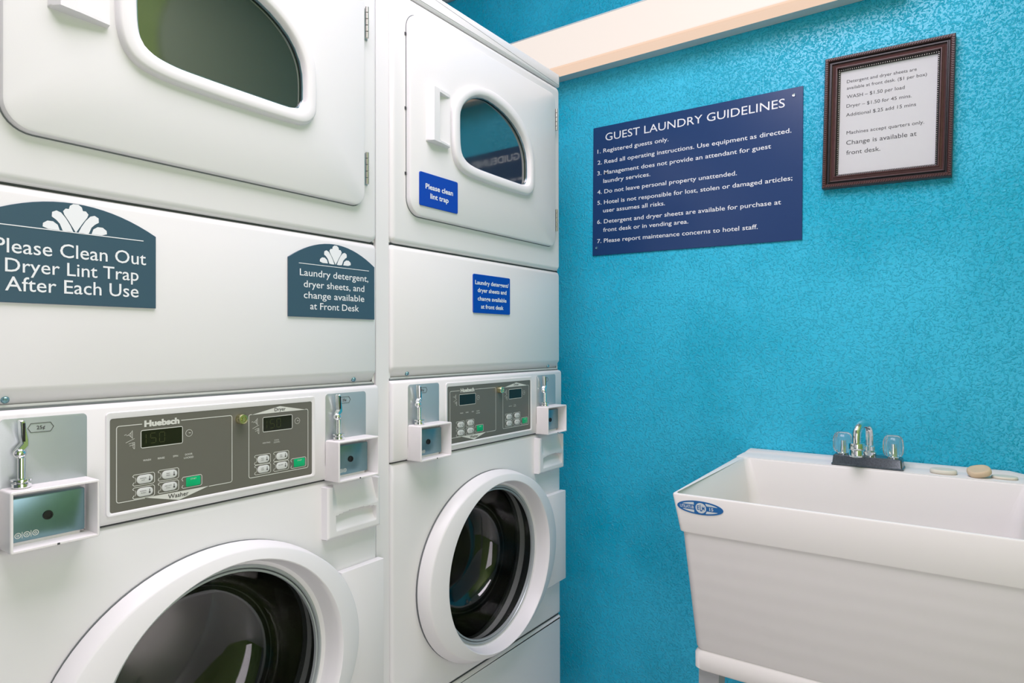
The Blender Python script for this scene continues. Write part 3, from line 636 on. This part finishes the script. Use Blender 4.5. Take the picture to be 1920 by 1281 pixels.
# ------------------------------------------------------------------ wall light
wl = thing('wall_light', 'long white wall-mounted fluorescent light glowing above the teal wall', 'light', (0, YW, 0))
fx0, fx1 = -0.42, 0.86; zb, zt = 2.0955, 2.2235
MB(FW).box(fx0, fx1, zb, zt+0.004, 0.001, 0.041).build('metal_pan', FIXM, wl, False)
MB(FW).box(fx0+0.003, fx1-0.003, zt+0.0005, zt+0.004, 0.041, 0.103).build('top_reflector', FIXM, wl, False)
for a in (fx0, fx1-0.004): MB(FW).slab([(a, zb+0.001), (a+0.004, zb+0.001), (a+0.004, zt+0.002), (a, zt+0.002)], 0.0415, 0.1035).build('end_cap', FIXM, wl, False)
lz = MB(FW); A0, A1 = fx0+0.005, fx1-0.005
def pr(mb, pts):
    L = [[(a, z, c) for z, c in pts] for a in (A0, A1)]
    n_ = len(pts); mb.add([p for l in L for p in l], [(i, i+1, n_+i+1, n_+i) for i in range(n_-1)])
pr(lz, [(zb+0.0075, 0.1005), (zb+0.010, 0.1015), (zt, 0.1025)])
lz.build('front_lens', LENS, wl, False)
lb = MB(FW); pr(lb, [(zb+0.0005, 0.0415), (zb+0.0006, 0.094), (zb+0.0030, 0.099), (zb+0.0075, 0.1005)]); lb.build('lens_underside', LENSB, wl, False)

# ------------------------------------------------------------------ ceiling vent just above the frame
cv = thing('ceiling_vent', 'grey metal vent grille at the ceiling edge above the far dryer', 'vent', (-0.95+0.0, 1.93, 2.56))
cv.location = (-0.70, 1.93, 2.575)
MB(FW).box(-0.07, 0.07, -0.055, 0.055, 0.001, 0.012, 0.002).build('grille_frame', LEG, cv, False)
for k in range(5): MB(FW).box(-0.06, 0.06, -0.040+0.018*k, -0.034+0.018*k, 0.010, 0.018).build('slat', LEG, cv, False)

# ------------------------------------------------------------------ round panel on the green wall (seen only as a reflection)
rd = MB(lambda a, b, c: (XR-c, a, b)); rd.lathe([(0.0001, 0.03), (0.30, 0.03), (0.325, 0.024), (0.33, 0.0)], (1.53, 2.32, 0.001), (0, 0, 1), 64)
tag(rd.build('round_wall_panel', mat('dark_green_panel', (0.32, 0.39, 0.24), 0.5), None), 'dark round panel high on the green wall, mirrored in the near dryer window', 'panel')

# ------------------------------------------------------------------ laundry tub
tb = thing('laundry_tub', 'white moulded plastic laundry tub on legs against the teal wall', 'sink', (0, 0, 0))
def ql(ins, z, r_=0.03, k=6, dy=0.0):
    """rim outline inset by ins (left side runs slightly askew like the photographed tub)"""
    y0, y1 = 1.300+ins, 1.925-ins*0.4+dy
    lx = lambda y: 0.481-0.024*(y-1.30)/0.625+ins
    rx = lambda y: 1.105+0.004*(y-1.30)/0.625-ins
    q = rrect(0, 1, 0, 1, 0.0001, k); out = []
    for (sx, sy) in ((0, 0), (1, 0), (1, 1), (0, 1)):
        Y0 = y1 if sy else y0; X0 = (rx if sx else lx)(Y0)
        cx = X0+(r_ if not sx else -r_); cy = Y0+(r_ if not sy else -r_)
        t0 = {(0, 0): PI, (1, 0): 1.5*PI, (1, 1): 0, (0, 1): 0.5*PI}[(sx, sy)]
        for i in range(k+1):
            t = t0+PI/2*i/k; out.append((cx+r_*math.cos(t), cy+r_*math.sin(t), z))
    return out
def qi(ins, z, r_, back):
    """basin outline: back side stops at the deck"""
    k = 6; y0 = 1.300+ins; y1 = back
    x0 = 0.474+ins; x1 = 1.105-ins; out = []
    for (sx, sy) in ((0, 0), (1, 0), (1, 1), (0, 1)):
        cx = (x1-r_) if sx else (x0+r_); cy = (y1-r_) if sy else (y0+r_)
        t0 = {(0, 0): PI, (1, 0): 1.5*PI, (1, 1): 0, (0, 1): 0.5*PI}[(sx, sy)]
        for i in range(k+1):
            t = t0+PI/2*i/k; out.append((cx+r_*math.cos(t), cy+r_*math.sin(t), z))
    return out
R0 = 0.010
MB().loft([ql(0.016, 0.811, 0.012), ql(0.0125, 0.8115, 0.012), ql(0.0115, 0.8150, 0.012), ql(0.0005, 0.8870, R0), ql(0.0015, 0.8895, R0), ql(0.004, 0.8905, R0), ql(0.0075, 0.8905, R0),
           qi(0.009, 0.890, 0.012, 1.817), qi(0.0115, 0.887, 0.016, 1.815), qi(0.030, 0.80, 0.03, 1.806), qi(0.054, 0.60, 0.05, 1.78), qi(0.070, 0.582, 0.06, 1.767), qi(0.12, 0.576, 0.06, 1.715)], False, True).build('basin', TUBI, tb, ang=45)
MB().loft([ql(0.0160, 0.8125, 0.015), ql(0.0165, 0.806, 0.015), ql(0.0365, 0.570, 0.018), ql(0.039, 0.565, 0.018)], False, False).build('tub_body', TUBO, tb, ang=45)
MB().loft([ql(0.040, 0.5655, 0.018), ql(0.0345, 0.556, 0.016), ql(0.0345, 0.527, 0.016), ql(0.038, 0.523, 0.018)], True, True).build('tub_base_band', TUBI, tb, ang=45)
# raised deck behind the basin, with clipped ends
dk = MB(); L = []
for xl, cut in ((0.462, 0), (0.4700, 1), (1.0600, 1), (1.1040, 0)):
    p = [(1.8175, 0.8895), (1.8175, 0.8910), (1.8190, 0.8920), (1.885, 0.8930), (1.892, 0.8950 if cut else 0.8925), (1.897, 0.9000 if cut else 0.8925), (1.9255, 0.9005 if cut else 0.8925), (1.9255, 0.880)]
    L.append([(xl, y, z) for y, z in p])
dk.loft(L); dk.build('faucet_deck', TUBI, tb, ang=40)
for x, y in ((0.543, 1.368), (1.045, 1.368), (0.543, 1.86), (1.045, 1.86)):
    sx = -1 if x < 0.8 else 1; P = lambda ox, oy, s_, z: [(x+ox-s_, y+oy-s_, z), (x+ox+s_, y+oy-s_, z), (x+ox+s_, y+oy+s_, z), (x+ox-s_, y+oy+s_, z)]
    MB().loft([P(sx*0.012, 0, 0.016, 0), P(0, 0, 0.021, 0.5235)]).build('leg', LEG, tb, False)
MB().lathe([(0.0001, 0.5745), (0.02, 0.5745), (0.035, 0.577), (0.04, 0.5735)], (0.79, 1.52, 0), (0, 0, 1), 24).build('drain', CHROME, tb)
# oval decal on the front skirt (skirt leans back by the same slope)
sl = (0.011)/(0.887-0.815)
FD = lambda a, b, c: (a, 1.3005+(0.887-b)*sl-c, b)
def decal(name, m_, fn): mb = MB(FD); fn(mb); return mb.build(name, m_, tb, False)
ex, ez = 0.5405, 0.8672; EL = lambda a, b, n=40: ellipse(ex, ez, a, b, n)
decal('oval_decal', DECALB, lambda mb: mb.slab(EL(0.0475, 0.0142), 0.0004, 0.0009))
def dw(mb):
    # pale ring segments between the border and the central disc
    for s_ in (-1, 1):
        up = []; lo = []
        for i in range(13):
            x = 0.012+0.026*i/12; z = 0.0112*math.sqrt(max(0, 1-(x/0.0415)**2)); up.append((ex+s_*x, ez+z)); lo.append((ex+s_*x, ez+0.0052))
        for sg_ in (1, -1):
            U = [(a, ez+sg_*(b-ez)) for a, b in up]; D_ = [(a, ez+sg_*(b-ez)) for a, b in lo]
            for i in range(12):
                if abs(U[i][1]-ez) > abs(D_[i][1]-ez) and abs(U[i+1][1]-ez) > abs(D_[i+1][1]-ez):
                    mb.add(at([U[i], U[i+1], D_[i+1], D_[i]], 0.0011), [(0, 1, 2, 3)])
    mb.add(at(ellipse(ex+0.002, ez, 0.0108, 0.0108, 28), 0.0011), [tuple(range(28))])
    write(mb, 'UTILATUB', ex-0.0410, ez-0.0030, 0.0285, 0.0060, 0.0012, bold=0.02)
    write(mb, '15', ex+0.0195, ez-0.0030, 0.0080, 0.0060, 0.0012, bold=0.02)
decal('decal_print', DECALW, dw)
def dl(mb):
    mb.add([], [])
    ribbon(mb, ellipse(ex+0.002, ez, 0.0125, 0.0125, 28), 0.0016, 0.0008, 0.0012)
    write(mb, 'E', ex-0.0055, ez-0.0036, 0.0045, 0.0085, 0.0014, bold=0.02); write(mb, 'L', ex+0.0005, ez-0.0060, 0.0042, 0.0130, 0.0014, bold=0.02); write(mb, 'M', ex+0.0045, ez-0.0036, 0.0052, 0.0070, 0.0014, bold=0.02)
decal('decal_letters', DECALB, dl)

# ------------------------------------------------------------------ faucet
fc = thing('faucet', 'chrome two-handle faucet with clear knobs on the back of the tub', 'faucet', (0, 0, 0.8925))
Z = 0.0
MB().loft([[(x, y, z) for x, y in rrect(0.6955+i_, 0.8535-i_, 1.8240+j_, 1.8840-i_, 0.004, 3)] for z, i_, j_ in ((0.0008, 0, 0), (0.004, 0.0, 0.0), (0.005, 0.002, 0.001), (0.024, 0.004, 0.004), (0.026, 0.006, 0.006))]).build('base_plate', mat('dark_reflection_chrome', (0.15, 0.17, 0.19), 0.25, metal=0.8, var=0.5, vscale=300), fc, ang=30)  # chrome plate with the dark room's reflection put into its colour
for cx in (0.7185, 0.8300):
    kn = MB(); n = 48; L = []
    for h, rr in ((0.030, 0.016), (0.033, 0.020), (0.040, 0.0228), (0.055, 0.0235), (0.068, 0.0225), (0.077, 0.0185), (0.081, 0.013), (0.082, 0.004)):
        L.append([(cx+rr*(1-0.05*(k % 4 < 2)*(h < 0.08))*math.cos(2*PI*k/n), 1.853+rr*(1-0.05*(k % 4 < 2)*(h < 0.08))*math.sin(2*PI*k/n), h) for k in range(n)])
    kn.loft(L); K = kn.build('clear_knob', ACRYL, fc, ang=60)
    MB().lathe([(0.013, 0.0262), (0.013, 0.0290), (0.007, 0.0295), (0.0065, 0.036), (0.005, 0.060), (0.0001, 0.061)], (cx, 1.853, 0), (0, 0, 1), 20).build('knob_stem', CHROME, fc)
bx, by = 0.778, 1.858
MB().lathe([(0.0165, 0.0262), (0.0165, 0.036), (0.013, 0.040), (0.013, 0.050), (0.0105, 0.052)], (bx, by, 0), (0, 0, 1), 28, False, True).build('spout_collar', CHROME, fc)
pts = [(bx, by, 0.045), (bx, by, 0.075)]; ax, ay = 0.7565, 1.798
for k in range(1, 10):
    t = PI*k/10; q = (1-math.cos(t))/2
    pts.append((bx+(ax-bx)*q, by+(ay-by)*q, 0.083+0.0245*math.sin(t)))
pts += [(ax, ay, 0.075), (ax, ay, 0.060)]
MB().tube(pts, [0.0095]*2+[0.0098]*9+[0.0098]*2, 20).build('spout', CHROME, fc, ang=60)
MB().lathe([(0.0110, 0.064), (0.0175, 0.063), (0.0185, 0.060), (0.0185, 0.050), (0.0150, 0.047), (0.0160, 0.044), (0.0160, 0.030), (0.0125, 0.028)], (ax, ay, 0), (0, 0, 1), 28, True, True).build('aerator', CHROME, fc)

# ------------------------------------------------------------------ soap on the deck
def soap(label, x, y, z, rx, ry, h, m_, rot=(0, 0, 0)):
    L = []
    for hh_, s_ in ((0, 0.90), (0.18, 0.98), (0.5, 1.0), (0.85, 0.96), (1.0, 0.84), (0.93, 0.6), (0.9, 0.3)):
        L.append([(rx*s_*math.copysign(abs(math.cos(t))**0.8, math.cos(t)), ry*s_*math.copysign(abs(math.sin(t))**0.8, math.sin(t)), h*hh_) for t in [2*PI*k/32 for k in range(32)]])
    o = MB().loft(L).build('soap_bar', m_, None, ang=50); o.location = (x, y, z); o.rotation_euler = rot
    return tag(o, label, 'soap', 'soap bars on the tub deck')
soap('off-white round soap bar lying flat right of the faucet', 0.9325, 1.853, 0.8926, 0.0275, 0.022, 0.010, SOAPA)
soap('tan soap bar propped up on the edge of the cream one', 1.0020, 1.848, 0.9000, 0.0235, 0.022, 0.013, SOAPB, (math.radians(16), math.radians(-12), 0.2))
soap('cream soap bar lying flat at the right end of the tub deck', 1.0480, 1.858, 0.8926, 0.0250, 0.018, 0.006, SOAPA)
